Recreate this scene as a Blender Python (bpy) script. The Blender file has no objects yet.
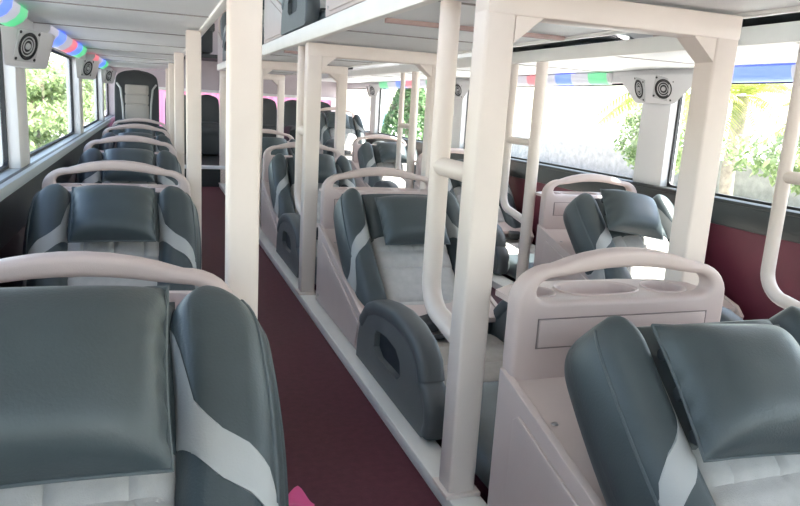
import bpy, bmesh, math, random
from mathutils import Vector, Matrix
random.seed(7)
PI = math.pi
sc = bpy.context.scene
COL = sc.collection

# ------------------------------------------------------------------ materials
def mat(name, col, rough=.5, metal=0., bump=0., bscale=200., var=0., vscale=6., spec=.5, coat=0., sheen=0.):
    m = bpy.data.materials.new(name); m.use_nodes = True
    nt = m.node_tree; b = nt.nodes['Principled BSDF']
    b.inputs['Base Color'].default_value = (*col, 1)
    b.inputs['Roughness'].default_value = rough
    b.inputs['Metallic'].default_value = metal
    b.inputs['Specular IOR Level'].default_value = spec
    if coat: b.inputs['Coat Weight'].default_value = coat
    if sheen: b.inputs['Sheen Weight'].default_value = sheen
    tc = nt.nodes.new('ShaderNodeTexCoord')
    if var:
        n = nt.nodes.new('ShaderNodeTexNoise'); n.inputs['Scale'].default_value = vscale; n.inputs['Detail'].default_value = 4
        nt.links.new(tc.outputs['Object'], n.inputs['Vector'])
        r = nt.nodes.new('ShaderNodeValToRGB')
        r.color_ramp.elements[0].position = .3; r.color_ramp.elements[1].position = .7
        r.color_ramp.elements[0].color = (*[c*(1-var) for c in col], 1)
        r.color_ramp.elements[1].color = (*[min(1, c*(1+var)) for c in col], 1)
        nt.links.new(n.outputs['Fac'], r.inputs['Fac']); nt.links.new(r.outputs['Color'], b.inputs['Base Color'])
    if bump:
        n = nt.nodes.new('ShaderNodeTexNoise'); n.inputs['Scale'].default_value = bscale; n.inputs['Detail'].default_value = 3
        nt.links.new(tc.outputs['Object'], n.inputs['Vector'])
        bp = nt.nodes.new('ShaderNodeBump'); bp.inputs['Strength'].default_value = bump; bp.inputs['Distance'].default_value = .002
        nt.links.new(n.outputs['Fac'], bp.inputs['Height']); nt.links.new(bp.outputs['Normal'], b.inputs['Normal'])
    return m

def emit(name, col, s, base=None):
    m = bpy.data.materials.new(name); m.use_nodes = True
    b = m.node_tree.nodes['Principled BSDF']
    b.inputs['Base Color'].default_value = (*(base or (.6, .6, .62)), 1)
    b.inputs['Emission Color'].default_value = (*col, 1); b.inputs['Emission Strength'].default_value = s
    b.inputs['Roughness'].default_value = .4
    return m

def glass_mat():
    m = bpy.data.materials.new('window_glass'); m.use_nodes = True
    nt = m.node_tree; nt.nodes.clear()
    o = nt.nodes.new('ShaderNodeOutputMaterial'); mx = nt.nodes.new('ShaderNodeMixShader')
    t = nt.nodes.new('ShaderNodeBsdfTransparent'); t.inputs['Color'].default_value = (.96, .985, .98, 1)
    g = nt.nodes.new('ShaderNodeBsdfGlossy'); g.inputs['Roughness'].default_value = .02
    f = nt.nodes.new('ShaderNodeLayerWeight'); pw = nt.nodes.new('ShaderNodeMath'); pw.operation = 'POWER'; pw.inputs[1].default_value = 6.
    ml = nt.nodes.new('ShaderNodeMath'); ml.operation = 'MULTIPLY_ADD'; ml.inputs[1].default_value = .30; ml.inputs[2].default_value = .02
    nt.links.new(f.outputs['Facing'], pw.inputs[0]); nt.links.new(pw.outputs[0], ml.inputs[0]); nt.links.new(ml.outputs[0], mx.inputs[0]); nt.links.new(t.outputs[0], mx.inputs[1]); nt.links.new(g.outputs[0], mx.inputs[2])
    nt.links.new(mx.outputs[0], o.inputs['Surface'])
    return m

def curtain_mat():
    m = bpy.data.materials.new('pink_curtain'); m.use_nodes = True
    nt = m.node_tree; nt.nodes.clear()
    o = nt.nodes.new('ShaderNodeOutputMaterial'); mx = nt.nodes.new('ShaderNodeMixShader'); mx.inputs[0].default_value = .6
    d = nt.nodes.new('ShaderNodeBsdfDiffuse'); d.inputs['Color'].default_value = (.86, .38, .55, 1)
    t = nt.nodes.new('ShaderNodeBsdfTranslucent'); t.inputs['Color'].default_value = (.95, .38, .58, 1)
    nt.links.new(d.outputs[0], mx.inputs[1]); nt.links.new(t.outputs[0], mx.inputs[2]); nt.links.new(mx.outputs[0], o.inputs['Surface'])
    return m

def leaf_mat(name, c1, c2):
    m = bpy.data.materials.new(name); m.use_nodes = True
    nt = m.node_tree; nt.nodes.clear()
    o = nt.nodes.new('ShaderNodeOutputMaterial'); mx = nt.nodes.new('ShaderNodeMixShader'); mx.inputs[0].default_value = .4
    d = nt.nodes.new('ShaderNodeBsdfDiffuse'); t = nt.nodes.new('ShaderNodeBsdfTranslucent')
    gi = nt.nodes.new('ShaderNodeNewGeometry')
    r = nt.nodes.new('ShaderNodeValToRGB'); r.color_ramp.elements[0].color = (*c1, 1); r.color_ramp.elements[1].color = (*c2, 1)
    nt.links.new(gi.outputs['Random Per Island'], r.inputs['Fac'])
    nt.links.new(r.outputs['Color'], d.inputs['Color']); nt.links.new(r.outputs['Color'], t.inputs['Color'])
    nt.links.new(d.outputs[0], mx.inputs[1]); nt.links.new(t.outputs[0], mx.inputs[2]); nt.links.new(mx.outputs[0], o.inputs['Surface'])
    return m

M = dict(
    wallL=mat('shaded_maroon_wall_panel', (.045, .014, .02), .5, bump=.2, bscale=120, var=.12),  # darker copy of the wall maroon, left wall's shade put into the colour
    leather=mat('teal_grey_leather', (.050, .064, .069), .40, bump=.25, bscale=260, var=.10, vscale=9),
    grey=mat('light_grey_leather', (.40, .40, .39), .5, bump=.2, bscale=300, var=.05),
    fabric=mat('pale_grey_fabric', (.44, .42, .40), .8, bump=.5, bscale=420, var=.07, vscale=30, sheen=.2),
    stitch=mat('stitched_seam', (.085, .10, .105), .6),
    darkseam=mat('dark_piping', (.02, .025, .03), .6),
    cream=mat('cream_painted_steel', (.72, .625, .565), .38, bump=.12, bscale=60, var=.04, vscale=5),
    mould=mat('cream_moulded_plastic', (.57, .455, .425), .45, bump=.2, bscale=500, var=.03),
    pan=mat('cream_footwell_board', (.56, .46, .425), .42, bump=.1, bscale=90, var=.04),
    groove=mat('groove_shadow_plastic', (.24, .19, .18), .6),
    pink=mat('pink_paper', (.75, .10, .28), .6),
    slate=mat('grey_moulded_plastic', (.115, .125, .125), .5, bump=.3, bscale=500, var=.06),
    slatecap=mat('grey_arm_padding', (.085, .095, .10), .45, bump=.25, bscale=300),
    floor=mat('maroon_vinyl', (.098, .026, .038), .6, spec=.3, bump=.3, bscale=140, var=.14, vscale=40),
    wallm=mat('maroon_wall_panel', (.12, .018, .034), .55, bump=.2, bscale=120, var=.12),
    ledge=mat('charcoal_padded_trim', (.020, .023, .024), .42, bump=.25, bscale=150, var=.15),
    sill=mat('pale_window_sill', (.42, .46, .48), .4),
    pillar=mat('white_window_pillar', (.70, .69, .70), .45),
    gasket=mat('black_rubber', (.012, .012, .014), .6),
    ceil=mat('pale_ceiling_board', (.74, .745, .75), .5, bump=.1, bscale=40, var=.03, vscale=3),
    seam=mat('ceiling_joint_strip', (.30, .27, .26), .6),
    pinkstrip=mat('brown_cable_cover', (.42, .29, .27), .5),
    rail=mat('white_painted_rail', (.76, .74, .70), .36, bump=.1, bscale=70, var=.04),
    speaker=mat('white_speaker_plastic', (.72, .71, .72), .4),
    plate=mat('speaker_faceplate', (.52, .52, .53), .45),
    black=mat('black_speaker_cone', (.02, .02, .022), .5),
    metal=mat('screw_steel', (.45, .42, .40), .35, metal=.8),
    belt=mat('black_webbing', (.015, .016, .018), .7, bump=.4, bscale=500),
    mauve=mat('mauve_rear_panel', (.50, .42, .45), .6, var=.04),
    white=mat('white_trim', (.82, .80, .80), .4),
    rear=mat('dark_seat_cloth', (.030, .033, .035), .6, bump=.3, bscale=300, var=.1),
    rearpanel=mat('taupe_seat_panel', (.36, .33, .30), .75, bump=.3, bscale=300),
    roof=mat('pale_roof_lining', (.75, .74, .73), .6),
    steel=mat('outer_body_paint', (.65, .66, .68), .35),
    ground=mat('pale_pavement', (.60, .58, .54), .9, bump=.4, bscale=12, var=.10, vscale=2),
    soil=mat('pale_bounce_ground', (.46, .44, .41), .95, bump=.6, bscale=12, var=.2, vscale=3),  # garden ground, pale tone chosen to bounce brighter, less green light inside
    stone=mat('pale_stone_wall', (.30, .29, .28), .9, bump=.6, bscale=10, var=.2, vscale=5),
    bark=mat('grey_bark', (.30, .25, .20), .9, bump=.9, bscale=25, var=.3, vscale=9),
    house=mat('pale_plaster', (.70, .66, .62), .85, var=.05),
    blueb=mat('pale_blue_board', (.30, .50, .68), .6),
    redb=mat('faded_red_paint', (.55, .13, .11), .7),
    glass=glass_mat(), curtain=curtain_mat(),
    leafL=leaf_mat('fresh_leaves', (.17, .25, .10), (.50, .58, .33)),
    leafD=leaf_mat('deep_leaves', (.10, .20, .09), (.32, .44, .24)),
    leafP=leaf_mat('palm_leaves', (.22, .30, .07), (.55, .55, .18)),
    blue=emit('blue_light', (.05, .14, 1.0), .55, (.3, .35, .6)), green=emit('green_light', (.05, .75, .26), .24, (.3, .5, .38)),
    red=emit('red_light', (1.0, .14, .20), .24, (.55, .36, .38)), off=emit('pale_light', (.6, .6, .75), .15),
)

# ------------------------------------------------------------------ mesh helpers
def sstep(a, b, x):
    t = max(0., min(1., (x-a)/(b-a))); return t*t*(3-2*t)

class MB:
    def __init__(s): s.bm = bmesh.new()
    def box(s, c, d, bev=0., seg=2, rot=None):
        r = bmesh.ops.create_cube(s.bm, size=1.)
        vs = r['verts']
        bmesh.ops.scale(s.bm, vec=Vector(d), verts=vs)
        if bev:
            es = list({e for v in vs for e in v.link_edges})
            rr = bmesh.ops.bevel(s.bm, geom=es, offset=bev, segments=seg, profile=.5, affect='EDGES')
            vs = list({v for f in rr['faces'] for v in f.verts} | {v for v in vs if v.is_valid})
        if rot is not None: bmesh.ops.transform(s.bm, matrix=rot.to_4x4(), verts=vs)
        bmesh.ops.translate(s.bm, vec=Vector(c), verts=vs)
        return s
    def b2(s, x0, x1, y0, y1, z0, z1, bev=0., seg=2):
        return s.box(((x0+x1)/2, (y0+y1)/2, (z0+z1)/2), (x1-x0, y1-y0, z1-z0), bev, seg)
    def loft(s, rings, cap=True, closed=True):
        R = [[s.bm.verts.new(p) for p in r] for r in rings]
        n = len(R[0])
        for i in range(len(R)-1):
            for j in range(n if closed else n-1):
                k = (j+1) % n
                try: s.bm.faces.new((R[i][j], R[i][k], R[i+1][k], R[i+1][j]))
                except ValueError: pass
        if cap and closed:
            s.bm.faces.new(list(reversed(R[0]))); s.bm.faces.new(R[-1])
        return s
    def tube(s, path, r, n=12, sec=None, up=None):
        P = [Vector(p) for p in path]; rings = []
        u = None
        for i, p in enumerate(P):
            t = (P[min(i+1, len(P)-1)] - P[max(i-1, 0)]).normalized()
            if u is None:
                ref = Vector(up) if up else (Vector((0, 0, 1)) if abs(t.z) < .9 else Vector((1, 0, 0)))
                u = (ref - t*ref.dot(t)).normalized()
            else: u = (u - t*u.dot(t)).normalized()
            v = t.cross(u)
            a, b = sec if sec else (r, r)
            ring = []
            for k in range(n):
                th = 2*PI*k/n
                e = .6 if sec else 1.
                cu = math.copysign(abs(math.cos(th))**e, math.cos(th)); sv = math.copysign(abs(math.sin(th))**e, math.sin(th))
                ring.append(p + u*a*cu + v*b*sv)
            rings.append(ring)
        return s.loft(rings)
    def prism(s, poly, axis, a, b, bev=0.):
        def mk(p, h):
            q = list(p); q.insert(axis, h); return q
        v0 = [s.bm.verts.new(mk(p, a)) for p in poly]; v1 = [s.bm.verts.new(mk(p, b)) for p in poly]
        n = len(poly); fs = [s.bm.faces.new(v0), s.bm.faces.new(v1)]
        for i in range(n): fs.append(s.bm.faces.new((v0[i], v0[(i+1) % n], v1[(i+1) % n], v1[i])))
        if bev:
            es = [e for f in fs[:2] for e in f.edges]
            bmesh.ops.bevel(s.bm, geom=es, offset=bev, segments=3, profile=.5, affect='EDGES')
        return s
    def holed(s, outer, holes, axis, a, b):
        def mk(p, h):
            q = list(p); q.insert(axis, h); return q
        for h in (a, b):
            es = []
            for lp in [outer]+holes:
                vs = [s.bm.verts.new(mk(p, h)) for p in lp]
                es += [s.bm.edges.new((vs[i], vs[(i+1) % len(vs)])) for i in range(len(vs))]
            bmesh.ops.triangle_fill(s.bm, edges=es, use_beauty=True, use_dissolve=False)
        for lp in [outer]+holes:
            s.loft([[mk(p, a) for p in lp], [mk(p, b) for p in lp]], cap=False)
        return s
    def lathe(s, prof, c, axis=2, n=24):
        rings = []
        for r, h in prof:
            ring = []
            for k in range(n):
                th = 2*PI*k/n; q = [r*math.cos(th), r*math.sin(th)]; q.insert(axis, h)
                ring.append((c[0]+q[0], c[1]+q[1], c[2]+q[2]))
            rings.append(ring)
        return s.loft(rings)
    def grid(s, f, nu, nv):
        V = [[s.bm.verts.new(f(i/nu, j/nv)) for j in range(nv+1)] for i in range(nu+1)]
        for i in range(nu):
            for j in range(nv): s.bm.faces.new((V[i][j], V[i+1][j], V[i+1][j+1], V[i][j+1]))
        return s
    def pad(s, O, U, V, N, w, l, h, base, nu=28, nv=28):
        # cushion: height field h(u,v), closed by a flat back
        O, U, V, N = map(Vector, (O, U, V, N))
        s.grid(lambda a, b: O + U*(a-.5)*w + V*b*l + N*h(a, b), nu, nv)
        top = [(i/nu, 0) for i in range(nu)] + [(1, j/nv) for j in range(nv)] + [((nu-i)/nu, 1) for i in range(nu)] + [(0, (nv-j)/nv) for j in range(nv)]
        s.loft([[O + U*(a-.5)*w + V*b*l + N*h(a, b) for a, b in top], [O + U*(a-.5)*w + V*b*l + N*base for a, b in top]], cap=False)
        s.bm.faces.new([s.bm.verts.new(O + U*(a-.5)*w + V*b*l + N*base) for a, b in top])
        return s
    def xf(s, mtx):
        bmesh.ops.transform(s.bm, matrix=mtx, verts=s.bm.verts[:]); return s
    def build(s, name, m, parent=None, loc=(0, 0, 0), ang=40, weld=True):
        if weld: bmesh.ops.remove_doubles(s.bm, verts=s.bm.verts[:], dist=1e-5)
        bmesh.ops.recalc_face_normals(s.bm, faces=s.bm.faces[:])
        me = bpy.data.meshes.new(name); s.bm.to_mesh(me); s.bm.free()
        me.polygons.foreach_set('use_smooth', [True]*len(me.polygons))
        me.set_sharp_from_angle(angle=math.radians(ang))
        me.materials.append(m)
        o = bpy.data.objects.new(name, me); COL.objects.link(o); o.location = loc
        if parent: o.parent = parent
        return o

def tag(o, label=None, cat=None, group=None, kind=None):
    if label: o['label'] = label
    if cat: o['category'] = cat
    if group: o['group'] = group
    if kind: o['kind'] = kind
    return o
def empty(name, loc, label=None, cat=None, group=None, rz=0.):
    o = bpy.data.objects.new(name, None); COL.objects.link(o); o.location = loc; o.rotation_euler = (0, 0, rz); o.empty_display_size = .05
    return tag(o, label, cat, group)
def copy_tree(o, parent=None):
    c = o.copy(); COL.objects.link(c)
    if parent: c.parent = parent
    for ch in list(o.children): copy_tree(ch, c)
    return c
def struct(name, mb, m, **k):
    return tag(mb.build(name, m, **k), kind='structure')

# ------------------------------------------------------------------ sleeper seat
DB = Vector((0, -.727, -.687)); NB = Vector((0, -.687, .727)); PB = Vector((0, -.255, .578)); UX = Vector((1, 0, 0))
LB = .72
def bolster_ring(side, t, th):
    """t 0..1 down the backrest, th around; side -1 left, +1 right"""
    inner = -side
    s = -.045 + t*(LB+.03)
    k = max(0., 1-(1-min(t/.13, 1))**2.5)**(1/2.3); k = .03+.97*k
    ke = 1. if t < .93 else math.sqrt(max(.05, 1-((t-.93)/.07)**2*.8))
    a = (.073 - .006*sstep(.35, .95, t))*k*ke
    front = (.062 - .0*sstep(.30, .85, t))
    back = -.125 + .075*sstep(.55, .95, t)
    nc = (front+back)/2; b = (front-back)/2*(.55+.45*k)*ke
    c, sn = math.cos(th), math.sin(th); e = .74
    ci = c*inner
    x = math.copysign(abs(c)**e, c)*a; n = math.copysign(abs(sn)**e, sn)*b
    xc = side*(.236 + .012*math.sin(min(1, t*1.6)*PI) - .01*sstep(.5, 1, t))
    # the face turns a little towards the sitter
    if n > 0: x += side*.018*(ci)*(n/.14)
    nn = nc+n+ (.02*ci if n > 0 else 0)
    return PB + DB*s + NB*nn + UX*(xc+x), ci, sn
def bolster_piece(side, lo, hi, nt, m=44, grow=0., pw=1.):
    mb = MB(); rings = []
    for i in range(nt+1):
        ring = []
        for j in range(m):
            th = 2*PI*j/m
            ci = math.cos(th)*(-side); sn = math.sin(th)
            t0, t1 = lo(ci, sn), hi(ci, sn)
            p, _, _ = bolster_ring(side, t0+(t1-t0)*(i/nt)**pw, th)
            if grow:
                q = PB + DB*((p-PB).dot(DB)) + UX*(side*.235) + NB*.01
                p = p + (p-q).normalized()*grow
            ring.append(p)
        rings.append(ring)
    return mb.loft(rings)
def ub1(ci, sn): return .365 - .11*ci - .16*sstep(.60, 1.0, ci) + .10*sstep(.5, 1., -ci)
def ub2(ci, sn): return .455 - .10*ci + .14*sstep(.5, 1., -ci)

def oval(cx, cy, rx, ry, n=24, e=1.):
    return [(cx+rx*math.copysign(abs(math.cos(2*PI*k/n))**e, math.cos(2*PI*k/n)), cy+ry*math.copysign(abs(math.sin(2*PI*k/n))**e, math.sin(2*PI*k/n))) for k in range(n)]

ARM = [(-.755, .045), (-.765, .13), (-.80, .21), (-.87, .275), (-.96, .308), (-1.06, .326), (-1.17, .335), (-1.28, .328), (-1.36, .306), (-1.41, .27),
       (-1.43, .22), (-1.44, .198), (-1.475, .185), (-1.50, .15), (-1.505, .10), (-1.49, .065), (-1.46, .046), (-1.40, .045)]
SLOT = [(-.97, .155), (-.975, .205), (-1.0, .225), (-1.10, .236), (-1.20, .228), (-1.245, .20), (-1.255, .155), (-1.23, .135), (-1.02, .132)]
def make_armrest(root, side):
    x0, x1 = side*.255, side*.318
    a = MB().holed(ARM, [SLOT], 0, min(x0, x1), max(x0, x1)).build('armrest', M['slate'], root)
    # padded cap following the top arc
    path = [(side*.285, y, z-.012) for y, z in ARM[2:11]]
    MB().tube(path, .03, n=16, sec=(.030, .040), up=(0, 0, 1)).build('arm_pad', M['slatecap'], a)
    path = [(side*.285, y+.012, z) for y, z in ARM[11:16]]
    MB().tube(path, .03, n=16, sec=(.026, .038), up=(0, -1, 0)).build('front_pad', M['slatecap'], a)
    MB().b2(min(x0, x1)+.022, max(x0, x1)-.022, -1.25, -.965, .13, .235).build('slot_back', M['darkseam'], a)
    return a

def make_seat(arms=(-1, 1), belt=True):
    root = empty('sleeper_seat', (0, 0, 0))
    # --- foot box under the backrest
    prof = [(.03, .044), (.03, .425), (-.80, .19), (-.84, .15), (-.80, .044)]
    fb = MB().prism([(.03, .395), (.03, .415), (-.80, .183), (-.80, .163)], 0, -.285, .285).build('footwell_cover', M['pan'], root)
    for sd in (-1, 1):
        sp = MB().prism(prof, 0, sd*.285, sd*.305, bev=.003).build('side_panel', M['pan'], root)
        q = [(-.06, .06), (-.06, .34), (-.08, .355), (-.72, .175), (-.73, .16), (-.70, .06)]
        MB().prism(q, 0, sd*.305, sd*.312, bev=.003).build('panel_inset', M['pan'], sp)
        for y in (-.15, -.42, -.66): MB().lathe([(.0001, .0), (.008, .001), (.006, .004), (.0001, .005)], (sd*.262, y, .415+.28*(y-.03)), 2, 12).build('screw', M['metal'], sp)
        for y, z in ((-.02, .08), (-.76, .08)):
            MB().lathe([(.0001, -.005), (.007, -.004), (.007, .004), (.0001, .005)], (sd*.305, y, z), 0, 12).build('screw', M['metal'], sp)
    # --- moulded headrest frame with tray
    zb, zt = .36, .585
    def arc(cx, cz, rx, rz, a0, a1, n=8): return [(cx+rx*math.cos(a0+(a1-a0)*q/n), cz+rz*math.sin(a0+(a1-a0)*q/n)) for q in range(n+1)]
    def crown(zs, zc, h, n=9): return [(h*(1-2*q/n), zs+(zc-zs)*(1-(1-2*q/n)**2)) for q in range(1, n)]
    outer = [(-.290, zb), (.290, zb), (.296, .45), (.296, .58)] + arc(.196, .588, .10, .082, 0, PI/2)[1:] + crown(.670, .706, .196) + arc(-.196, .588, .10, .082, PI/2, PI) + [(-.296, .45)]
    hole = arc(.205, .610, .040, .022, -PI/2, 0, 5) + arc(.195, .612, .050, .032, 0, PI/2, 6)[1:] + crown(.640, .664, .195) + arc(-.195, .612, .050, .032, PI/2, PI, 6) + arc(-.205, .610, .040, .022, PI, 1.5*PI, 5)[1:]
    mb = MB().holed(outer, [hole], 1, -.006, .046)
    bmesh.ops.remove_doubles(mb.bm, verts=mb.bm.verts[:], dist=1e-5)
    bmesh.ops.recalc_face_normals(mb.bm, faces=mb.bm.faces[:])
    es = [e for e in mb.bm.edges if len(e.link_faces) == 2 and e.calc_face_angle() > 1.2 and abs(e.verts[0].co.y-e.verts[1].co.y) < 1e-4]
    bmesh.ops.bevel(mb.bm, geom=es, offset=.013, segments=4, profile=.5, affect='EDGES')
    hf = mb.build('headrest_frame', M['mould'], root, ang=50)
    # tray plate with three recesses
    outer = [(-.285, .030), (.285, .030), (.285, .12), (.22, .165), (.10, .18), (-.10, .18), (-.22, .165), (-.285, .12)]
    holes = [oval(-.195, .085, .042, .042), oval(-.02, .095, .105, .055, 32, .8), oval(.175, .085, .055, .05)]
    mb = MB().holed(outer, holes, 2, zt-.012, zt+.002)
    tr = mb.build('cup_tray', M['mould'], hf)
    mb = MB()
    for hl in holes:
        cx = sum(p[0] for p in hl)/len(hl); cy = sum(p[1] for p in hl)/len(hl)
        sh = lambda k, z: [(cx+(p[0]-cx)*k, cy+(p[1]-cy)*k, z) for p in hl]
        mb.loft([sh(1.10, zt+.001), sh(1.06, zt+.006), sh(1., zt+.002), sh(.97, zt-.035), sh(.85, zt-.045), sh(.02, zt-.046)], cap=False)
    mb.build('cup_recesses', M['mould'], hf)
    mb = MB().b2(-.235, .235, -.010, .004, .482, .548, .003)
    dr = mb.build('drawer_front', M['mould'], hf)
    mb = MB()
    for x0, x1, z0, z1 in ((-.239, .239, .548, .551), (-.239, .239, .479, .482), (-.239, -.236, .479, .551), (.236, .239, .479, .551)):
        mb.b2(x0, x1, -.0075, .001, z0, z1)
    mb.build('drawer_gap', M['groove'], hf)
    # --- backrest pad
    def hb(a, b):
        ex = 1-abs(2*a-1)**5; ey = 1-max(0, (abs(2*b-1)))**10
        h = .008 + .034*math.sqrt(max(0, ex))*math.sqrt(max(0, ey))
        for v in (.08, .42, .53, .76): h -= .010*math.exp(-((b-v)/.012)**2)
        if b < .42: 
            for u in (.2, .5, .8): h -= .008*math.exp(-((a-u)/.018)**2)
        return h
    MB().pad(PB - DB*.02 - NB*.01, UX, DB, NB, .345, LB+.02, hb, -.05, 36, 70).build('backrest', M['fabric'], root)
    MB().box((0, 0, 0), (.40, .60, .035), .012, 2, Matrix.Rotation(math.radians(43.4), 3, 'X')).xf(Matrix.Translation(PB + DB*.31 - NB*.075)).build('back_shell', M['slate'], root)
    for sd in (-1, 1):
        bo = bolster_piece(sd, lambda c, s: 0., ub1, 26, pw=2.2).build('bolster', M['leather'], root, ang=60)
        bolster_piece(sd, lambda c, s: ub1(c, s)-.004, ub2, 10, grow=.0015).build('bolster_band', M['grey'], bo, ang=60)
        bolster_piece(sd, ub2, lambda c, s: 1., 12).build('lower_bolster', M['leather'], bo, ang=60)
        for cc, nm in ((-.72, 'bolster_piping'),):
            th = math.acos(cc*(-sd)); pts = []
            hi = ub1(cc, math.sin(th))
            for i in range(25):
                p, _, _ = bolster_ring(sd, .03+(hi-.03)*i/24, th); pts.append(p)
            MB().tube(pts, .0035, 6).build(nm, M['stitch'], bo)
    # --- head pillow
    def hp(a, b):
        u, v = abs(2*a-1), abs(2*b-1)
        return +.004 + .078*(max(0, 1-u**3.2)**.62)*(max(0, 1-v**3.2)**.62)
    O = PB + DB*.018 + NB*.056
    W, L = .292, .250
    mb = MB()
    def pf(sgn):
        def f(a, b):
            u, v = 2*a-1, 2*b-1
            pin = 1 - .035*(1-abs(v)**2)*abs(u)**2; pin2 = 1-.03*(1-abs(u)**2)*abs(v)**2
            wob = .0018*math.sin(v*16)*abs(u)**8
            return O + UX*(u*W/2*pin+wob*math.copysign(1, u)) + DB*(L/2+v*L/2*pin2) + NB*(.035 + sgn*hp(a, b)*(1 if sgn > 0 else .55) - .004*sgn)
        return f
    mb.grid(pf(1), 36, 32).grid(pf(-1), 36, 32)
    def hd(a, b): return .012 + .03*math.sqrt(max(0, 1-abs(2*a-1)**6))*math.sqrt(max(0, 1-abs(2*b-1)**8))
    MB().pad(PB - DB*.028, UX, DB, NB, .348, .255, hd, -.03, 20, 20).build('head_pad', M['leather'], root)
    pl = mb.build('head_pillow', M['leather'], root, ang=75)
    pts = []
    for k in range(49):
        t = k/48*4; i = int(min(3, t)); f = t-i
        u, v = [(-1+2*f, -1), (1, -1+2*f), (1-2*f, 1), (-1, 1-2*f)][i]
        pin = 1 - .035*(1-abs(v)**2); pin2 = 1-.03*(1-abs(u)**2)
        pts.append(O + UX*(u*W/2*(pin if abs(u) == 1 else 1)) + DB*(L/2+v*L/2*(pin2 if abs(v) == 1 else 1)) + NB*.035)
    MB().tube(pts, .0032, 6).build('pillow_piping', M['stitch'], pl)
    for sd in (-1, 1):
        for v in (-.62, 0, .62):
            MB().lathe([(.001, -.005), (.011, -.005), (.014, 0), (.011, .005), (.001, .005)], (0, 0, 0), 0, 14).xf(Matrix.Translation(O + UX*sd*(W/2-.020) + DB*(L/2+v*L/2) + NB*.012)).build('snap_tab', M['darkseam'], pl)
    # --- seat and leg cushions
    def hs(a, b):
        ex = 1-abs(2*a-1)**6; ey = 1-abs(2*b-1)**8
        h = .01+.05*math.sqrt(max(0, ex))*math.sqrt(max(0, ey))
        for v in (.35, .7): h -= .008*math.exp(-((b-v)/.02)**2)
        return h
    MB().pad((0, -.80, .085), UX, (0, -1, -.04), (0, 0, 1), .50, .46, hs, -.02, 28, 36).build('seat_cushion', M['fabric'], root)
    def hl(a, b):
        ex = 1-abs(2*a-1)**6; ey = 1-abs(2*b-1)**6
        return .01+.05*math.sqrt(max(0, ex))*math.sqrt(max(0, ey))
    MB().pad((0, -1.262, .085), UX, (0, -1, -.03), (0, 0, 1), .50, .56, hl, -.012, 24, 30).build('leg_cushion', M['leather'], root)
    MB().b2(-.25, .25, -1.80, -.78, 0.044, .07, .01).build('seat_base', M['slate'], root)
    for sd in arms: make_armrest(root, sd)
    # --- lap belt
    bl = MB().tube([(-.21, -.80, .16), (-.17, -.86, .162), (-.08, -.93, .158), (.02, -.90, .155), (.10, -.97, .158)], .02, n=10, sec=(.004, .024), up=(0, 0, 1)).build('lap_belt', M['belt'], root)
    MB().box((-.06, -.84, .185), (.13, .085, .05), .012, 3, Matrix.Rotation(.5, 3, 'Z')).build('belt_buckle', M['belt'], bl); MB().box((.10, -.92, .18), (.08, .11, .04), .01, 3, Matrix.Rotation(-.4, 3, 'Z')).build('belt_buckle', M['belt'], bl)
    return root

P = 1.9
XM, XL_, XR_ = 1.05, -.145, 2.245
seatM = make_seat((-1, 1)); seatL = make_seat((1,)); seatR = make_seat((-1,))
MLAB = ['teal and grey sleeper seat at bottom right, its large pillow askew beside the cup-holder frame',
        'teal and grey sleeper seat in the picture centre between the two pairs of white posts',
        'partly hidden teal sleeper seat behind the central one, armrest showing beside the maroon aisle',
        'small distant sleeper seat of the centre row, last before the dark rear bench']
for k in range(4):
    o = seatM if k == 0 else copy_tree(seatM)
    o.location = (XM, 1.30+P*k, 0); tag(o, MLAB[k], 'sleeper seat', 'lower sleeper seats of the centre row')
LLAB = ['teal sleeper seat nearest the camera at bottom left, its pillow cut by the photo edge',
        'teal sleeper seat second from the front beside the left windows, square pillow fully visible',
        'third sleeper seat from the front beside the left windows, pillow half hidden by an arch',
        'fourth sleeper seat from the front beside the left windows, only its bolster tops showing',
        'fifth low sleeper seat beside the left windows, just before the tall rear recliner']
LY = [1.33, 3.17, 5.02, 6.86, 8.45]
for k in range(5):
    o = seatL if k == 0 else copy_tree(seatL)
    o.location = (XL_, LY[k], 0); tag(o, LLAB[k], 'sleeper seat', 'lower sleeper seats along the left windows')
RLAB = ['sunlit sleeper seat beside the right windows with a pale crooked pillow, between near posts',
        'second sleeper seat along the right windows, showing between the near post and the ladder',
        'distant sunlit sleeper seat along the right windows, small blue-grey pillow, third of that row']
seatR.location = (XR_, 1.25, 0)
RSE = []
for k in range(3):
    o = seatR if k == 0 else copy_tree(seatR)
    o.location = (XR_, 3.17+P*k, 0); tag(o, RLAB[k], 'sleeper seat', 'lower sleeper seats along the right windows'); RSE.append(o)
# askew pillows
def askew(seat, ang, dx=0., dn=0.):
    for ch in seat.children:
        if ch.name.startswith('head_pillow'):
            c = PB + DB*.145 + NB*.07
            ch.matrix_local = Matrix.Translation(c + UX*dx + NB*dn) @ Matrix.Rotation(ang, 4, NB) @ Matrix.Translation(-c)
# the nearest left seat has its back set higher
for ch in seatL.children:
    nm = ch.name.split('.')[0]
    if nm in ('bolster', 'backrest', 'back_shell', 'head_pad'): ch.location = -DB*.085
    if nm == 'head_pillow': ch.location = -DB*.062 + NB*.02; ch.scale = (1.10, 1.06, 1.06)
for o in [x for x in bpy.data.objects if x.get('label') == MLAB[1]]:
    for ch in o.children:
        if ch.name.startswith('head_pillow'): ch.location = DB*.035
for o in [x for x in bpy.data.objects if x.get('label') in MLAB]:
    for c in [c for c in o.children if c.name.startswith('bolster')]:
        sd = 1 if sum(v.co.x for v in c.data.vertices) > 0 else -1
        c.location.x = sd*(.236*(1-.86) - .004); c.scale = (.86, 1, 1)
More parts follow.
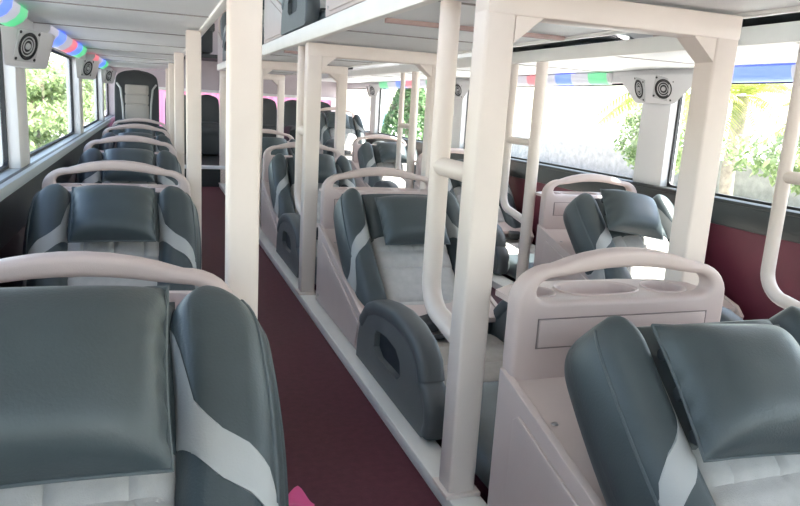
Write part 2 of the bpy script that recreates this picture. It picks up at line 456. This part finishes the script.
# the left seats have slightly wider bolsters
for o in [x for x in bpy.data.objects if x.get('label') in LLAB]:
    for c in [c for c in o.children if c.name.startswith('bolster')]:
        sd = 1 if sum(v.co.x for v in c.data.vertices) > 0 else -1
        k = 1.16 if o is seatL else 1.12
        c.location.x = sd*.236*(1-k) - (0 if o is seatL else sd*.014); c.scale = (k, 1, 1)
askew(seatM, -.06, -.06); askew(RSE[0], -.22, -.07, .015)
# upper bunks
ZU = 1.335
ULAB = ['upper bunk seat over the centre row, its white side panel showing at top centre',
        'upper bunk seat over the centre row whose slotted grey armrest shows at the top edge',
        'upper bunk seat over the far centre row, half hidden behind the thickest near post',
        'farthest upper bunk seat of the centre row, grey armrest just left of the thickest post']
for i, k in enumerate((1, 2, 3, 4)):
    o = copy_tree(seatM); o.location = (XM, 1.30+P*k, ZU); tag(o, ULAB[i], 'sleeper seat', 'upper sleeper seats above the centre row')

for k, lab in enumerate(('upper bunk seat over the right windows, dark underside edge at the top right corner', 'upper bunk seat over the right windows, grey strip above the rail behind the crossbeam', 'upper bunk seat over the far right windows, dark sliver above the white rail')):
    o = copy_tree(RSE[1]); o.location = (XR_, 1.27+P*k, ZU); tag(o, lab, 'sleeper seat', 'upper sleeper seats over the right windows')

# ------------------------------------------------------------------ bunk frames, posts, rails, ladders
def make_frame():
    root = empty('bunk_gantry', (0, 0, 0))
    for x in (.69, 1.325): MB().b2(x, x+.072, 0, .072, .045, 1.27, .008, 3).build('post', M['cream'], root)
    MB().b2(.69, 1.397, -.002, .070, 1.212, 1.272, .006, 2).build('crossbeam', M['cream'], root)
    for sx, x in ((1, .762), (-1, 1.325)):
        MB().prism([(x, 1.155), (x, 1.213), (x+sx*.07, 1.213)], 1, .002, .066).build('gusset', M['cream'], root)
    for x in (.69, 1.325): MB().b2(x-.012, x+.084, -.012, .084, .040, .052, .003).build('foot_plate', M['cream'], root)
    return root
fr = make_frame()
FLAB = ['cream steel bunk frame of two thick posts and a crossbeam, nearest the camera',
        'cream steel bunk frame standing just behind the central sleeper seat, second from the camera',
        'cream steel bunk frame farther back in the centre row, third from the camera',
        'smallest cream bunk frame at the far end of the centre row']
for k in range(4):
    o = fr if k == 0 else copy_tree(fr)
    o.location = (0, 1.43+P*k if k < 3 else 7.95, 0 if k < 3 else -.002); tag(o, FLAB[k], 'bunk frame', 'cream bunk frames of the centre row')
PLAB = ['thickest cream post left of the aisle, running from top edge down to the near seat',
        'second cream post left of the aisle, slimmer, just left of the thickest one',
        'third cream post along the left of the aisle, right of the tall dark rear recliner',
        'fourth slim cream post along the left of the aisle, touching the third',
        'farthest thin cream post along the left of the aisle']
ps = None
for k in range(5):
    if ps is None:
        ps = empty('support_post', (0, 0, 0)); MB().b2(.138, .202, 0, .06, .045, 1.272, .008, 3).build('shaft', M['cream'], ps)
        MB().b2(.128, .212, -.01, .07, .040, .050, .003).build('foot_plate', M['cream'], ps); o = ps
    else: o = copy_tree(ps)
    o.location = (0, LY[k]+.075, 0); tag(o, PLAB[k], 'post', 'cream posts on the left of the aisle')
def make_ladder(r1, r2, post):
    root = empty('ladder', (0, 0, 0))
    # y = 0 at the post, tube runs at y = .30
    pth = [(0, .30, 1.272), (0, .30, .54)]
    for k in range(1, 9):
        th = k*PI/2/8; pth.append((0, .30-.09*(1-math.cos(th)), .54-.09*math.sin(th)))
    pth += [(0, .12, .435), (0, .03, .42)]
    MB().tube(pth, r1, 14).build('side_tube', M['cream'], root)
    MB().tube([(0, .30, .85), (0, .03, .85)], r1*.92, 12).build('rung', M['cream'], root)
    if post: MB().tube([(0, 0, 1.272), (0, 0, .06)], r2, 14).build('post_tube', M['cream'], root)
    return root
la = make_ladder(.027, 0, False)
LAB = ['thick cream grab ladder bent in to meet the nearest post on its aisle side',
       'cream grab ladder beside the second frame, mostly behind its aisle post',
       'thin cream grab ladder on the third frame beside the maroon aisle',
       'farthest grab ladder of the centre row, a thin pale tube left of the thickest post']
for k in range(3):
    o = la if k == 0 else copy_tree(la)
    o.location = (.728, 1.43+P*k, 0); tag(o, LAB[k], 'ladder', 'cream grab ladders of the centre row')
lb = make_ladder(.022, .032, True)
LAB = ['cream tube ladder at the right photo edge in front of the maroon wall',
       'white tube ladder standing in front of the bright right window, left of the sunlit seat',
       'small far white tube ladder in front of the green tree outside']
for k in range(3):
    o = lb if k == 0 else copy_tree(lb)
    o.location = (1.94, 1.43+P*k-.02, 0); tag(o, LAB[k], 'ladder', 'tube ladders along the second aisle')

# rails along the bunks
def rail(x0, x1, y0, y1, z0, z1, label, name='bunk_rail'):
    o = MB().b2(x0, x1, y0, y1, z0, z1, .006, 2).build(name, M['rail']); return tag(o, label, 'rail')
YF, YB = -1.6, 8.05
rail(.665, .700, YF, YB, 1.270, 1.338, 'long white edge rail of the upper bunks above the maroon aisle')
rail(1.400, 1.430, YF, YB, 1.270, 1.335, 'white edge rail of the centre upper bunks facing the second aisle')
rail(1.915, 1.945, YF, YB, 1.274, 1.338, 'white edge rail of the right-hand upper bunks over the second aisle')
rail(.195, .225, YF, 9.6, 1.270, 1.338, 'white edge rail of the left-hand upper bunks above the aisle posts')
rail(.685, .775, YF, 7.95, 0.0, .042, 'low white kick rail along the maroon aisle at the centre seats', 'kick_rail')
rail(.118, .232, YF, 7.95, 0.0, .040, 'low white kick rail at the foot of the left posts', 'kick_rail')
rail(1.325, 1.440, YF, 7.95, 0.0, .042, 'low white kick rail under the centre seats on the second aisle', 'kick_rail')
rail(1.85, 1.975, YF, 7.95, 0.0, .042, 'low white kick rail below the tube ladders on the second aisle', 'kick_rail')

# ------------------------------------------------------------------ bus shell
XW0, XW1 = -.53, 2.63
Y0, Y1 = -1.9, 10.4
ZS, ZH = .655, 1.215           # lower windows
struct('floor', MB().b2(XW0-.08, XW1+.08, Y0, Y1+.1, -.06, 0.), M['floor'])
struct('trim_1', MB().b2(XW0, XW1, 7.95, Y1, 0.001, .225), M['ledge'])
struct('trim_2', MB().b2(XW0, XW1, 7.925, 7.965, .20, .24, .005), M['white'])
# bunk decks (the lower ceiling)
struct('ceiling_left', MB().b2(XW0, .20, Y0, 9.6, 1.280, 1.335), M['ceil'])
struct('ceiling_centre', MB().b2(.695, 1.405, Y0, YB, 1.280, 1.335), M['ceil'])
struct('ceiling_right', MB().b2(1.94, XW1, Y0, 9.6, 1.280, 1.335), M['ceil'])
n = 3
for x0, x1 in ((XW0, .195), (.70, 1.40), (1.945, XW1)):
    mb = MB()
    y = -1.5
    while y < 8:
        mb.b2(x0, x1, y+.42, y+.432, 1.2765, 1.281); y += .95
    struct('trim_%d' % n, mb, M['seam']); n += 1
struct('trim_%d' % n, MB().b2(.72, 1.39, 2.235, 2.26, 1.266, 1.281).b2(.72, 1.39, 4.13, 4.155, 1.266, 1.281), M['pinkstrip']); n += 1
struct('ceiling', MB().b2(XW0-.08, XW1+.08, Y0, Y1+.1, 2.42, 2.47), M['roof'])

def wall(side):
    xi = XW0 if side < 0 else XW1
    xo = xi + side*.08
    a, b = min(xi, xo), max(xi, xo)
    nm = 'left' if side < 0 else 'right'
    w = MB()
    w.b2(a, b, Y0, Y1, -.25, ZS-.005)                 # below the lower windows
    w.b2(a, b, Y0, Y1, ZH, 1.72)                      # between the decks
    w.b2(a, b, Y0, Y1, 2.28, 2.45)
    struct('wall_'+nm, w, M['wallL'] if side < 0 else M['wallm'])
    return a, b, xi, xo
PYS = {-1: [.72, 3.38, 6.0, 8.6], 1: [.62, 3.22, 5.93, 8.55]}           # pillar centres
PW = .24
wn = 1
for side in (-1, 1):
    a, b, xi, xo = wall(side)
    # padded ledge below the glass, sill and white header
    t = side
    struct('trim_%d' % n, MB().b2(min(xi, xi-t*.025), max(xi, xi-t*.025), Y0, Y1, .525 if side > 0 else .43, ZS, .008, 2), M['ledge']); n += 1
    if side < 0:
        struct('trim_%d' % n, MB().b2(xi-.06, xi+.045, Y0, Y1, ZS-.045, ZS-.002, .006, 2), M['sill']); n += 1
    else:
        struct('trim_%d' % n, MB().b2(xi-.03, xi+.06, Y0, Y1, ZS-.02, ZS, .006, 2), M['ledge']); n += 1
    struct('trim_%d' % n, MB().b2(min(xi, xi-t*.02), max(xi, xi-t*.02), Y0, Y1, ZH, 1.281, .004), M['pillar']); n += 1
    struct('trim_%d' % n, MB().b2(min(xi, xi-t*.012), max(xi, xi-t*.012), Y0, Y1, 1.34, 1.72), M['pillar']); n += 1
    PY = PYS[side]; ys = [Y0] + PY + [Y1]
    for i, y in enumerate(PY):
        struct('trim_%d' % n, MB().b2(a-.004, b+.004, y-PW/2, y+PW/2, ZS-.004, ZH+.004, .008, 2), M['pillar']); n += 1
    for i in range(len(ys)-1):
        ya = ys[i]+(PW/2 if i else 0); yb = ys[i+1]-(PW/2 if i < len(ys)-2 else 0)
        xm = xi + side*.05
        ring_o = [(ya, ZS), (yb, ZS), (yb, ZH), (ya, ZH)]
        g = .012
        ring_i = []
        for cx, cy, s0 in ((yb-g-.03, ZS+g+.03, -PI/2), (yb-g-.03, ZH-g-.03, 0), (ya+g+.03, ZH-g-.03, PI/2), (ya+g+.03, ZS+g+.03, PI)):
            for q in range(5): ring_i.append((cx+.03*math.cos(s0+q*PI/8), cy+.03*math.sin(s0+q*PI/8)))
        wo = struct('window_%d' % wn, MB().holed(ring_o, [ring_i], 0, xm-.009, xm+.009), M['gasket']); wn += 1
        MB().b2(xm-.002, xm+.002, ya+.005, yb-.005, ZS+.005, ZH-.005).build('pane', M['glass'], wo)
    # upper deck windows
    for i in range(len(ys)-1):
        ya = ys[i]+(PW/2 if i else 0); yb = ys[i+1]-(PW/2 if i < len(ys)-2 else 0)
        wo = struct('window_%d' % wn, MB().holed([(ya-.06, 1.70), (yb+.06, 1.70), (yb+.06, 2.30), (ya-.06, 2.30)], [[(ya, 1.74), (yb, 1.74), (yb, 2.26), (ya, 2.26)]], 0, a-.003, b+.003), M['pillar']); wn += 1
        MB().b2(xm-.002, xm+.002, ya, yb, 1.74, 2.26).build('pane', M['glass'], wo)
# rear wall with a curtained rear window
struct('wall_back', MB().b2(XW0-.08, XW1+.08, Y1, Y1+.08, -.2, .50).b2(XW0-.08, XW1+.08, Y1, Y1+.08, 1.07, 2.45).b2(XW0-.08, XW0+.1, Y1, Y1+.08, .5, 1.07).b2(XW1-.1, XW1+.08, Y1, Y1+.08, .5, 1.07), M['mauve'])
struct('trim_%d' % n, MB().b2(XW0+.05, XW1-.05, Y1-.03, Y1-.001, 1.035, 1.075, .005), M['white']); n += 1
mb = MB()
mb.grid(lambda a, b: (XW0+.1+a*(XW1-XW0-.2), Y1+.03+.012*math.sin(a*170), .49+b*.58), 260, 6)
tag(mb.build('curtain', M['curtain'], ang=80), 'translucent pink curtain glowing across the rear window behind the dark bench', 'curtain')
# front wall: windscreen opening, behind the camera
struct('wall_front', MB().b2(XW0-.08, XW1+.08, Y0-.06, Y0, -.25, .30).b2(XW0-.08, XW1+.08, Y0-.06, Y0, 2.25, 2.45), M['pillar'])
wo = struct('window_%d' % wn, MB().b2(XW0-.08, XW0, Y0-.06, Y0, .3, 2.25).b2(XW1, XW1+.08, Y0-.06, Y0, .3, 2.25).b2(XW0, XW1, Y0-.06, Y0, 1.28, 1.34), M['gasket'])
MB().b2(XW0, XW1, Y0-.032, Y0-.028, .3, 1.28).b2(XW0, XW1, Y0-.032, Y0-.028, 1.34, 2.25).build('pane', M['glass'], wo)

# ------------------------------------------------------------------ speakers on the pillars
def make_speaker_box(side):
    Lh, pr, fl = (.26, .100, .05) if side < 0 else (.17, .030, .012)
    top = .05 if side < 0 else .18
    """y along the bus, protrudes to -side*x; trapezoid with two angled faces"""
    root = empty('speaker_box', (0, 0, 0))
    d = -side
    zt, zb = (.136 if side < 0 else .150), .0
    def lv(z, L, pr, fl): return [(0, -L, z), (d*pr, -fl, z), (d*pr, fl, z), (0, L, z)]
    MB().loft([lv(zb, Lh-.015, pr-.01, fl-.005), lv(zb+.008, Lh, pr, fl), lv(zt, Lh+top, pr+.035, fl+.01)]).build('housing', M['speaker'], root)
    for sy in (-1, 1):
        # face frame
        p0 = Vector((0, sy*(Lh+.025), .078)); p1 = Vector((d*(pr+.018), sy*(fl+.005), .078))
        p2 = Vector((d*(pr+.035), sy*(fl+.01), zt)); p3 = Vector((d*pr, sy*fl, zb+.008))
        c = (p0+p1)/2
        if side > 0: c = p1 + (p0-p1).normalized()*.085
        ax = (p1-p0).normalized(); az = (p2-p3).normalized(); nrm = ax.cross(az).normalized()
        if nrm.x*d < 0: nrm = -nrm
        az = nrm.cross(ax).normalized()
        if az.z < 0: az = -az
        m4 = Matrix((ax, az, nrm)).transposed().to_4x4(); m4.translation = c + nrm*.003
        if side > 0: m4 = m4 @ Matrix.Rotation(-.22 if m4.to_3x3().determinant() > 0 else .22, 4, 'Z')
        pl = MB().box((0, 0, 0), (.128, .122, .008), .003, 2).xf(m4).build('faceplate', M['plate'], root)
        MB().lathe([(.050, .003), (.053, .008), (.047, .010), (.045, .006), (.045, .004)], (0, 0, 0), 2, 28).xf(m4).build('ring', M['black'], pl)
        MB().lathe([(.047, .0045), (.030, .0025), (.014, .0045), (.001, .0046)], (0, 0, 0), 2, 24).xf(m4).build('cone', M['black'], pl)
        MB().lathe([(.038, .004), (.0385, .0075), (.035, .0075), (.034, .004)], (0, 0, 0), 2, 24).lathe([(.013, .004), (.011, .010), (.001, .012)], (0, 0, 0), 2, 16).lathe([(.026, .004), (.0265, .007), (.023, .007), (.022, .004)], (0, 0, 0), 2, 24).xf(m4).build('dust_cap', M['plate'], pl)
        for u in (-.053, .053):
            for v in (-.05, .05): MB().lathe([(.006, .003), (.006, .006), (.001, .0065)], (u, v, 0), 2, 10).xf(m4).build('screw', M['black'], pl)
    return root
SL = ['white box with a round loudspeaker, nearest at the left windows under the colour lights',
      'second white loudspeaker box along the left windows, smaller and farther away',
      'third tiny white loudspeaker box at the far left pillar']
SR = ['white double loudspeaker box on the right window pillar behind the near post',
      'small white loudspeaker box on the second right pillar between the two near posts',
      'tiny white loudspeaker box on the far right pillar near the rear']
for side, labs in ((-1, SL), (1, SR)):
    sb = make_speaker_box(side)
    for i, y in enumerate(PYS[side][1:]):
        o = sb if i == 0 else copy_tree(sb)
        o.location = ((XW0 if side < 0 else XW1)-side*.018, y-(.16 if side < 0 else 0), 1.066 if side < 0 else 1.10)
        tag(o, labs[i], 'speaker', 'white loudspeaker boxes on the %s window pillars' % ('left' if side < 0 else 'right'))

# ------------------------------------------------------------------ colour light strips
def light_strip(side, y0, y1, cols, label):
    x = (XW0 if side < 0 else XW1)-side*.019
    root = empty('light_strip', (x, y0, 1.205), label, 'light strip', 'colour light strips over the %s windows' % ('left' if side < 0 else 'right'))
    L = y1-y0; d = -side
    e, g = (2.0, .002) if side < 0 else (1., 0)
    def sec(y): return [(0, y, .0+g), (d*.012*e, y, .004+g), (d*.026*e, y, .022+g), (d*.034*e, y, .045), (d*.036*e, y, .068), (0, y, .070)]
    MB().loft([sec(0), sec(.02)]).build('end_cap', M['pillar'], root); MB().loft([sec(L-.02), sec(L)]).build('end_cap', M['pillar'], root)
    nseg = len(cols); 
    for i, c in enumerate(cols):
        ya = .02+(L-.04)*i/nseg; yb = .02+(L-.04)*(i+1)/nseg
        MB().loft([sec(ya), sec(yb)]).build('lens', M[c], root)
    return root
light_strip(-1, 1.20, 3.06, ['off', 'red', 'off', 'green', 'off', 'red', 'off', 'off', 'off', 'blue', 'off', 'green'], 'coloured light strip over the nearest left window, blue and green at the top corner')
light_strip(-1, 3.66, 5.58, ['off', 'blue', 'off', 'red', 'blue', 'green'], 'coloured light strip over the second left window, blue, red and green')
light_strip(-1, 6.32, 8.2, ['red', 'off', 'blue', 'green'], 'short far coloured light strip over the third left window')
light_strip(1, .98, 2.92, ['off', 'green', 'off', 'off', 'red', 'off', 'off', 'blue', 'blue', 'green'], 'coloured light strip over the near right window, glowing blue beside the near post')
light_strip(1, 3.62, 5.58, ['green', 'off', 'blue', 'off', 'red', 'off', 'red', 'off', 'green', 'off'], 'coloured light strip over the second right window, green, blue and red')
light_strip(1, 6.30, 8.2, ['green', 'off', 'red', 'blue', 'off', 'green'], 'far coloured light strip over the third right window')

# ------------------------------------------------------------------ rear seats
def make_rear_seat(w=.42, h=.80, panel=False):
    root = empty('rear_seat', (0, 0, 0))
    def hc(a, b): return .01+.06*math.sqrt(max(0, 1-abs(2*a-1)**5))*math.sqrt(max(0, 1-abs(2*b-1)**6))
    MB().pad((0, .0, .36), UX, (0, -1, .0), (0, 0, 1), w, .48, hc, -.07, 16, 16).build('seat', M['rear'], root)
    back = MB()
    rings = []
    for i in range(41):
        t = i/40; z = .30+h*t; y = .02+.16*t
        ww = w/2*(1-.16*max(0, (t-.6)/.4)**2)*math.sqrt(max(.02, 1-max(0, (t-.84)/.16)**2.6))
        th = .065*(1-.35*sstep(.8, 1, t))
        rings.append([(max(ww, .02)*math.copysign(abs(math.cos(a))**.6, math.cos(a)), y+th*math.copysign(abs(math.sin(a))**.7, math.sin(a)) - .05*abs(math.cos(a))**3, z) for a in [2*PI*k/24 for k in range(24)]])
    b = back.loft(rings).build('backrest', M['rear'], root, ang=60)
    if panel:
        def hpn(a, bb):
            v = .004+.026*math.sqrt(max(0, 1-abs(2*a-1)**6))*math.sqrt(max(0, 1-abs(2*bb-1)**10))
            for q in (.0, .45, .72): v -= .012*math.exp(-((bb-q)/.02)**2)
            return v
        vv = Vector((0, .16, h)).normalized(); nn = Vector((0, -h, .16)).normalized()
        MB().pad(Vector((0, .02, .30))+vv*.10+nn*.052, UX, vv, nn, w*.56, h*.62, hpn, -.03, 16, 40).build('centre_panel', M['rearpanel'], b)
        for sd in (-1, 1):
            MB().tube([(sd*w*.30, .03-.10, .40), (sd*w*.32, .06-.09, .62), (sd*w*.36, .09-.085, .80), (sd*w*.44, .11-.07, .86)], .012, 8).build('side_band', M['grey'], b)
    MB().b2(-w/2+.02, w/2-.02, -.44, .04, .02, .31, .02).build('seat_base', M['rear'], root)
    return root
rb = make_rear_seat(.31, .48)
for i, x in enumerate((.30, .69, 1.08, 1.47, 1.86, 2.25)):
    o = rb if i == 0 else copy_tree(rb)
    o.location = (x, 9.75, .228)
    lab = ['dark upright rear bench seat behind the slim left posts, left end of the bench', 'dark upright rear bench seat at the end of the maroon aisle', 'dark rear bench seat glimpsed right of the thickest post',
           'dark rear bench seat seen through the gap of the centre bunk frames', 'dark rear bench seat seen past the second bunk frame post', 'dark rear bench seat at the right end of the bench below the far window'][i]
    tag(o, lab, 'seat', 'dark seats of the rear bench')
tr = make_rear_seat(.52, .73, True)
tr.location = (-.19, 9.35, .226)
tag(tr, 'tall dark recliner with a taupe centre panel at the far left end of the bus', 'seat')
rc = copy_tree(seatM); rc.location = (2.245, 9.0, .24); tag(rc, 'upright dark blue-grey seat in the far right rear corner of the bus', 'sleeper seat')

# upper rear shelf with one seat seen over the aisle
struct('trim_%d' % n, MB().b2(.25, XW1, 9.55, Y1, 1.47, 1.52), M['ledge']); n += 1
o = copy_tree(rb); o.location = (.60, 9.95, 1.52); tag(o, 'small dark seat high on the rear shelf, left of the thickest post near the top', 'seat')

o = MB().grid(lambda a, b: ((a-.5)*.09, (b-.5)*.07, .006+.012*math.sin(a*5)*math.sin(b*4+1)+.010*a), 12, 10).grid(lambda a, b: ((a-.5)*.09, (b-.5)*.07, .0015), 12, 10).build('paper_scrap', M['pink'], None, (.315, 1.545, 0)); o.rotation_euler.z = .5
tag(o, 'small bright pink scrap on the maroon aisle floor at the bottom edge', 'paper')
# ------------------------------------------------------------------ outside
ZG = -.85
struct('ground', MB().grid(lambda a, b: (XW1+.3+a*400, -200+b*400, ZG), 8, 8), M['ground'])
struct('ground_garden', MB().grid(lambda a, b: (XW0-.3-a*300, -200+b*400, ZG), 8, 8), M['soil'])
def leaves(mb, n, shape, size):
    for _ in range(n):
        p = Vector(shape()); q = Matrix.Rotation(random.uniform(0, 2*PI), 3, 'Z') @ Matrix.Rotation(random.uniform(-1.1, 1.1), 3, 'X')
        s = size*random.uniform(.6, 1.4)
        pts = [q @ Vector((0, -s, 0)), q @ Vector((s*.5, 0, s*.12)), q @ Vector((0, s, 0)), q @ Vector((-s*.5, 0, s*.12))]
        mb.bm.faces.new([mb.bm.verts.new(p+v) for v in pts])
def blob(lumps):
    def f():
        c, r = random.choice(lumps)
        v = Vector((random.gauss(0, 1), random.gauss(0, 1), random.gauss(0, 1))).normalized()*(random.random()**.35)
        return (c[0]+v.x*r[0], c[1]+v.y*r[1], c[2]+v.z*r[2])
    return f
def make_tree(kind, h, w, m, n, size, trunk=.09, base=.25):
    root = empty(kind, (0, 0, 0))
    MB().tube([(0, 0, -.02), (.05, .02, h*.3), (-.03, .05, h*.6), (0, 0, h*.85)], trunk, 10).build('trunk', M['bark'], root)
    lumps = []
    for i in range(11):
        z = h*random.uniform(base, .95); k = w*(1-.5*abs(z/h-.5))
        lumps.append(((random.uniform(-.5, .5)*k, random.uniform(-.5, .5)*k, z), (k*.42, k*.42, h*.13)))
    mb = MB(); leaves(mb, n, blob(lumps), size); mb.build('crown', M[m], root, weld=False)
    return root
random.seed(3)
t1 = make_tree('bushy_tree', 3.0, 1.9, 'leafL', 5200, .085)
t2 = make_tree('bushy_tree', 2.2, 1.8, 'leafL', 4600, .075, .06, .08)
LT = [(t1, -3.5, 24.5, 0, 'sunlit green tree outside filling the nearest full left window'), (t2, -2.7, 19.0, 0, 'low pale bush outside at the bottom of the nearest full left window'),
      (t1, -5.9, 19.5, 1.3, 'leafy green tree outside the left windows, behind the first pillar'), (t2, -4.6, 28.5, 2.0, 'second bush outside the nearest full left window, higher and farther'),
      (t1, -3.0, 34.5, 2.3, 'green tree outside the second full left window'), (t2, -3.1, 14.5, .6, 'bush outside at the left photo edge'),
      (t1, -2.9, 43.5, 4., 'distant green tree outside the farthest left window')]
used = set()
for src, x, y, rz, lab in LT:
    o = copy_tree(src) if src in used else src
    used.add(src); o.location = (x, y, ZG); o.rotation_euler.z = rz; tag(o, lab, 'tree', 'green trees and bushes outside the left windows')
o = MB().b2(-9.2, -9, 14, 60, ZG, 1.6).build('garden_wall', M['house']); tag(o, 'pale plaster wall behind the green trees outside the left windows', 'wall')
# right: palms, trunks, low wall, conical tree
def make_palm(h, fronds, L, rt=.13):
    root = empty('palm_tree', (0, 0, 0))
    MB().tube([(0, 0, -.02), (.03, 0, h*.35), (.0, .03, h*.7), (0, 0, h)], rt, 12).build('trunk', M['bark'], root)
    mb = MB()
    for i in range(fronds):
        az = 2*PI*i/fronds*2.4; el = random.uniform(-.2, 1.0)
        pts = []
        for k in range(13):
            t = k/12; r = L*t*math.cos(el)*(1-.12*t); z = L*(t*math.sin(el)-.55*t*t)
            pts.append(Vector((r*math.cos(az), r*math.sin(az), h+z)))
        sd = Vector((-math.sin(az), math.cos(az), 0))
        for k in range(1, 12):
            d = (pts[k+1]-pts[k-1]).normalized()
            for f in (.0, .5):
                p = pts[k].lerp(pts[k+1], f)
                ll = L*.30*math.sin(PI*min(1, (k+f)/13+.1))
                for s in (-1, 1):
                    e = p + sd*s*ll*.8 + d*ll*.5 + Vector((0, 0, -ll*.35))
                    wv = d*.016*L
                    mb.bm.faces.new([mb.bm.verts.new(p-wv), mb.bm.verts.new(p+wv), mb.bm.verts.new(e)])
    mb.build('fronds', M['leafP'], root, weld=False)
    return root
pm = make_palm(2.1, 22, 1.35)
for i, (x, y, s, lab) in enumerate(((9.2, 7.2, 1., 'yellow-green palm tree outside the near right window, beside the near post'), (8.0, 9.6, 1.15, 'palm tree with hanging fronds outside right, behind the double loudspeaker'),
                                    (12.4, 12.4, 1.2, 'bleached palm far outside in the middle of the large right window'))):
    o = pm if i == 0 else copy_tree(pm)
    o.location = (x, y, ZG); o.scale = (s, s, s); o.rotation_euler.z = i*1.3; tag(o, lab, 'palm tree', 'palm trees outside the right windows')
for i, (x, y, rz, lab) in enumerate(((11.2, 8.9, 0, 'leafy tree outside right, behind the near palm'), (12.6, 14.6, 2., 'leafy tree far outside the large right window, left of the double loudspeaker'))):
    o = copy_tree(t1); o.location = (x, y, ZG); o.rotation_euler.z = rz; tag(o, lab, 'tree', 'leafy trees outside the right windows')
random.seed(11)
def cone():
    t = random.random()**.8; a = random.uniform(0, 2*PI); r = 1.25*(1-t)*(.55+.45*random.random()**.4)
    return (r*math.cos(a), r*math.sin(a), .25+3.1*t)
ct = empty('conical_tree', (7.6, 20.8, ZG), 'green cone-shaped tree outside the far right window behind the small ladder', 'tree')
MB().tube([(0, 0, -.02), (0, 0, 2.9)], .1, 8).build('trunk', M['bark'], ct)
mb = MB(); leaves(mb, 4600, cone, .10); mb.build('crown', M['leafD'], ct, weld=False)
o = MB().prism([(0, 0), (30, 0), (30, .95), (0, .95)], 0, 0, .25).build('low_wall', M['stone'], None, (14.2, -2, ZG)); tag(o, 'long low pale stone wall across the street outside the right windows', 'wall')
o = MB().b2(0, .12, 0, 1.6, 0, 2.9, .02).build('billboard', M['blueb'], None, (8.2, 25.2, ZG)); tag(o, 'pale blue upright board outside, left of the cone-shaped tree', 'board')
o = MB().b2(0, .4, 0, 3.2, 0, .75, .05).build('red_barrier', M['redb'], None, (9.4, 19.2, ZG)); tag(o, 'faded red low barrier outside below the cone-shaped tree', 'barrier')

# ------------------------------------------------------------------ light and camera
w = bpy.data.worlds.new('World'); sc.world = w; w.use_nodes = True
nt = w.node_tree; bg = nt.nodes['Background']
sky = nt.nodes.new('ShaderNodeTexSky'); sky.sky_type = 'NISHITA'; sky.sun_disc = False
sky.sun_elevation = math.radians(55); sky.sun_rotation = math.radians(100); sky.air_density = 1.2; sky.dust_density = 1.0; sky.ozone_density = .6
tint = nt.nodes.new('ShaderNodeMix'); tint.data_type = 'RGBA'; tint.inputs[0].default_value = .3
bw = nt.nodes.new('ShaderNodeRGBToBW'); nt.links.new(sky.outputs[0], bw.inputs[0])
nt.links.new(sky.outputs[0], tint.inputs[6]); nt.links.new(bw.outputs[0], tint.inputs[7])   # hazy, half desaturated sky
nt.links.new(tint.outputs[2], bg.inputs[0]); bg.inputs[1].default_value = .30
sd = bpy.data.lights.new('sun', 'SUN'); sd.energy = 11.0; sd.angle = math.radians(.6); sd.color = (1, .95, .88)
so = bpy.data.objects.new('sun', sd); COL.objects.link(so)
dirv = Vector((-.55, .16, -.82))
so.rotation_euler = dirv.to_track_quat('-Z', 'Y').to_euler()

cam = bpy.data.cameras.new('camera'); cam.sensor_width = 36; cam.lens = 689/800*36; cam.clip_start = .02
co = bpy.data.objects.new('camera', cam); COL.objects.link(co)
Rm = Matrix(((0.9423212348, 0.0146546436, -0.3343888931), (-0.3295821519, 0.2148288521, -0.9193607396), (0.0583634781, 0.9765417583, 0.2072676981)))
m4 = Rm.to_4x4(); m4.translation = (0, 0, 1.0); co.matrix_world = m4
sc.camera = co

vs = sc.view_settings; vs.view_transform = 'Standard'; vs.look = 'None'; vs.gamma = 1.; vs.use_curve_mapping = False
vs.exposure = 1.64
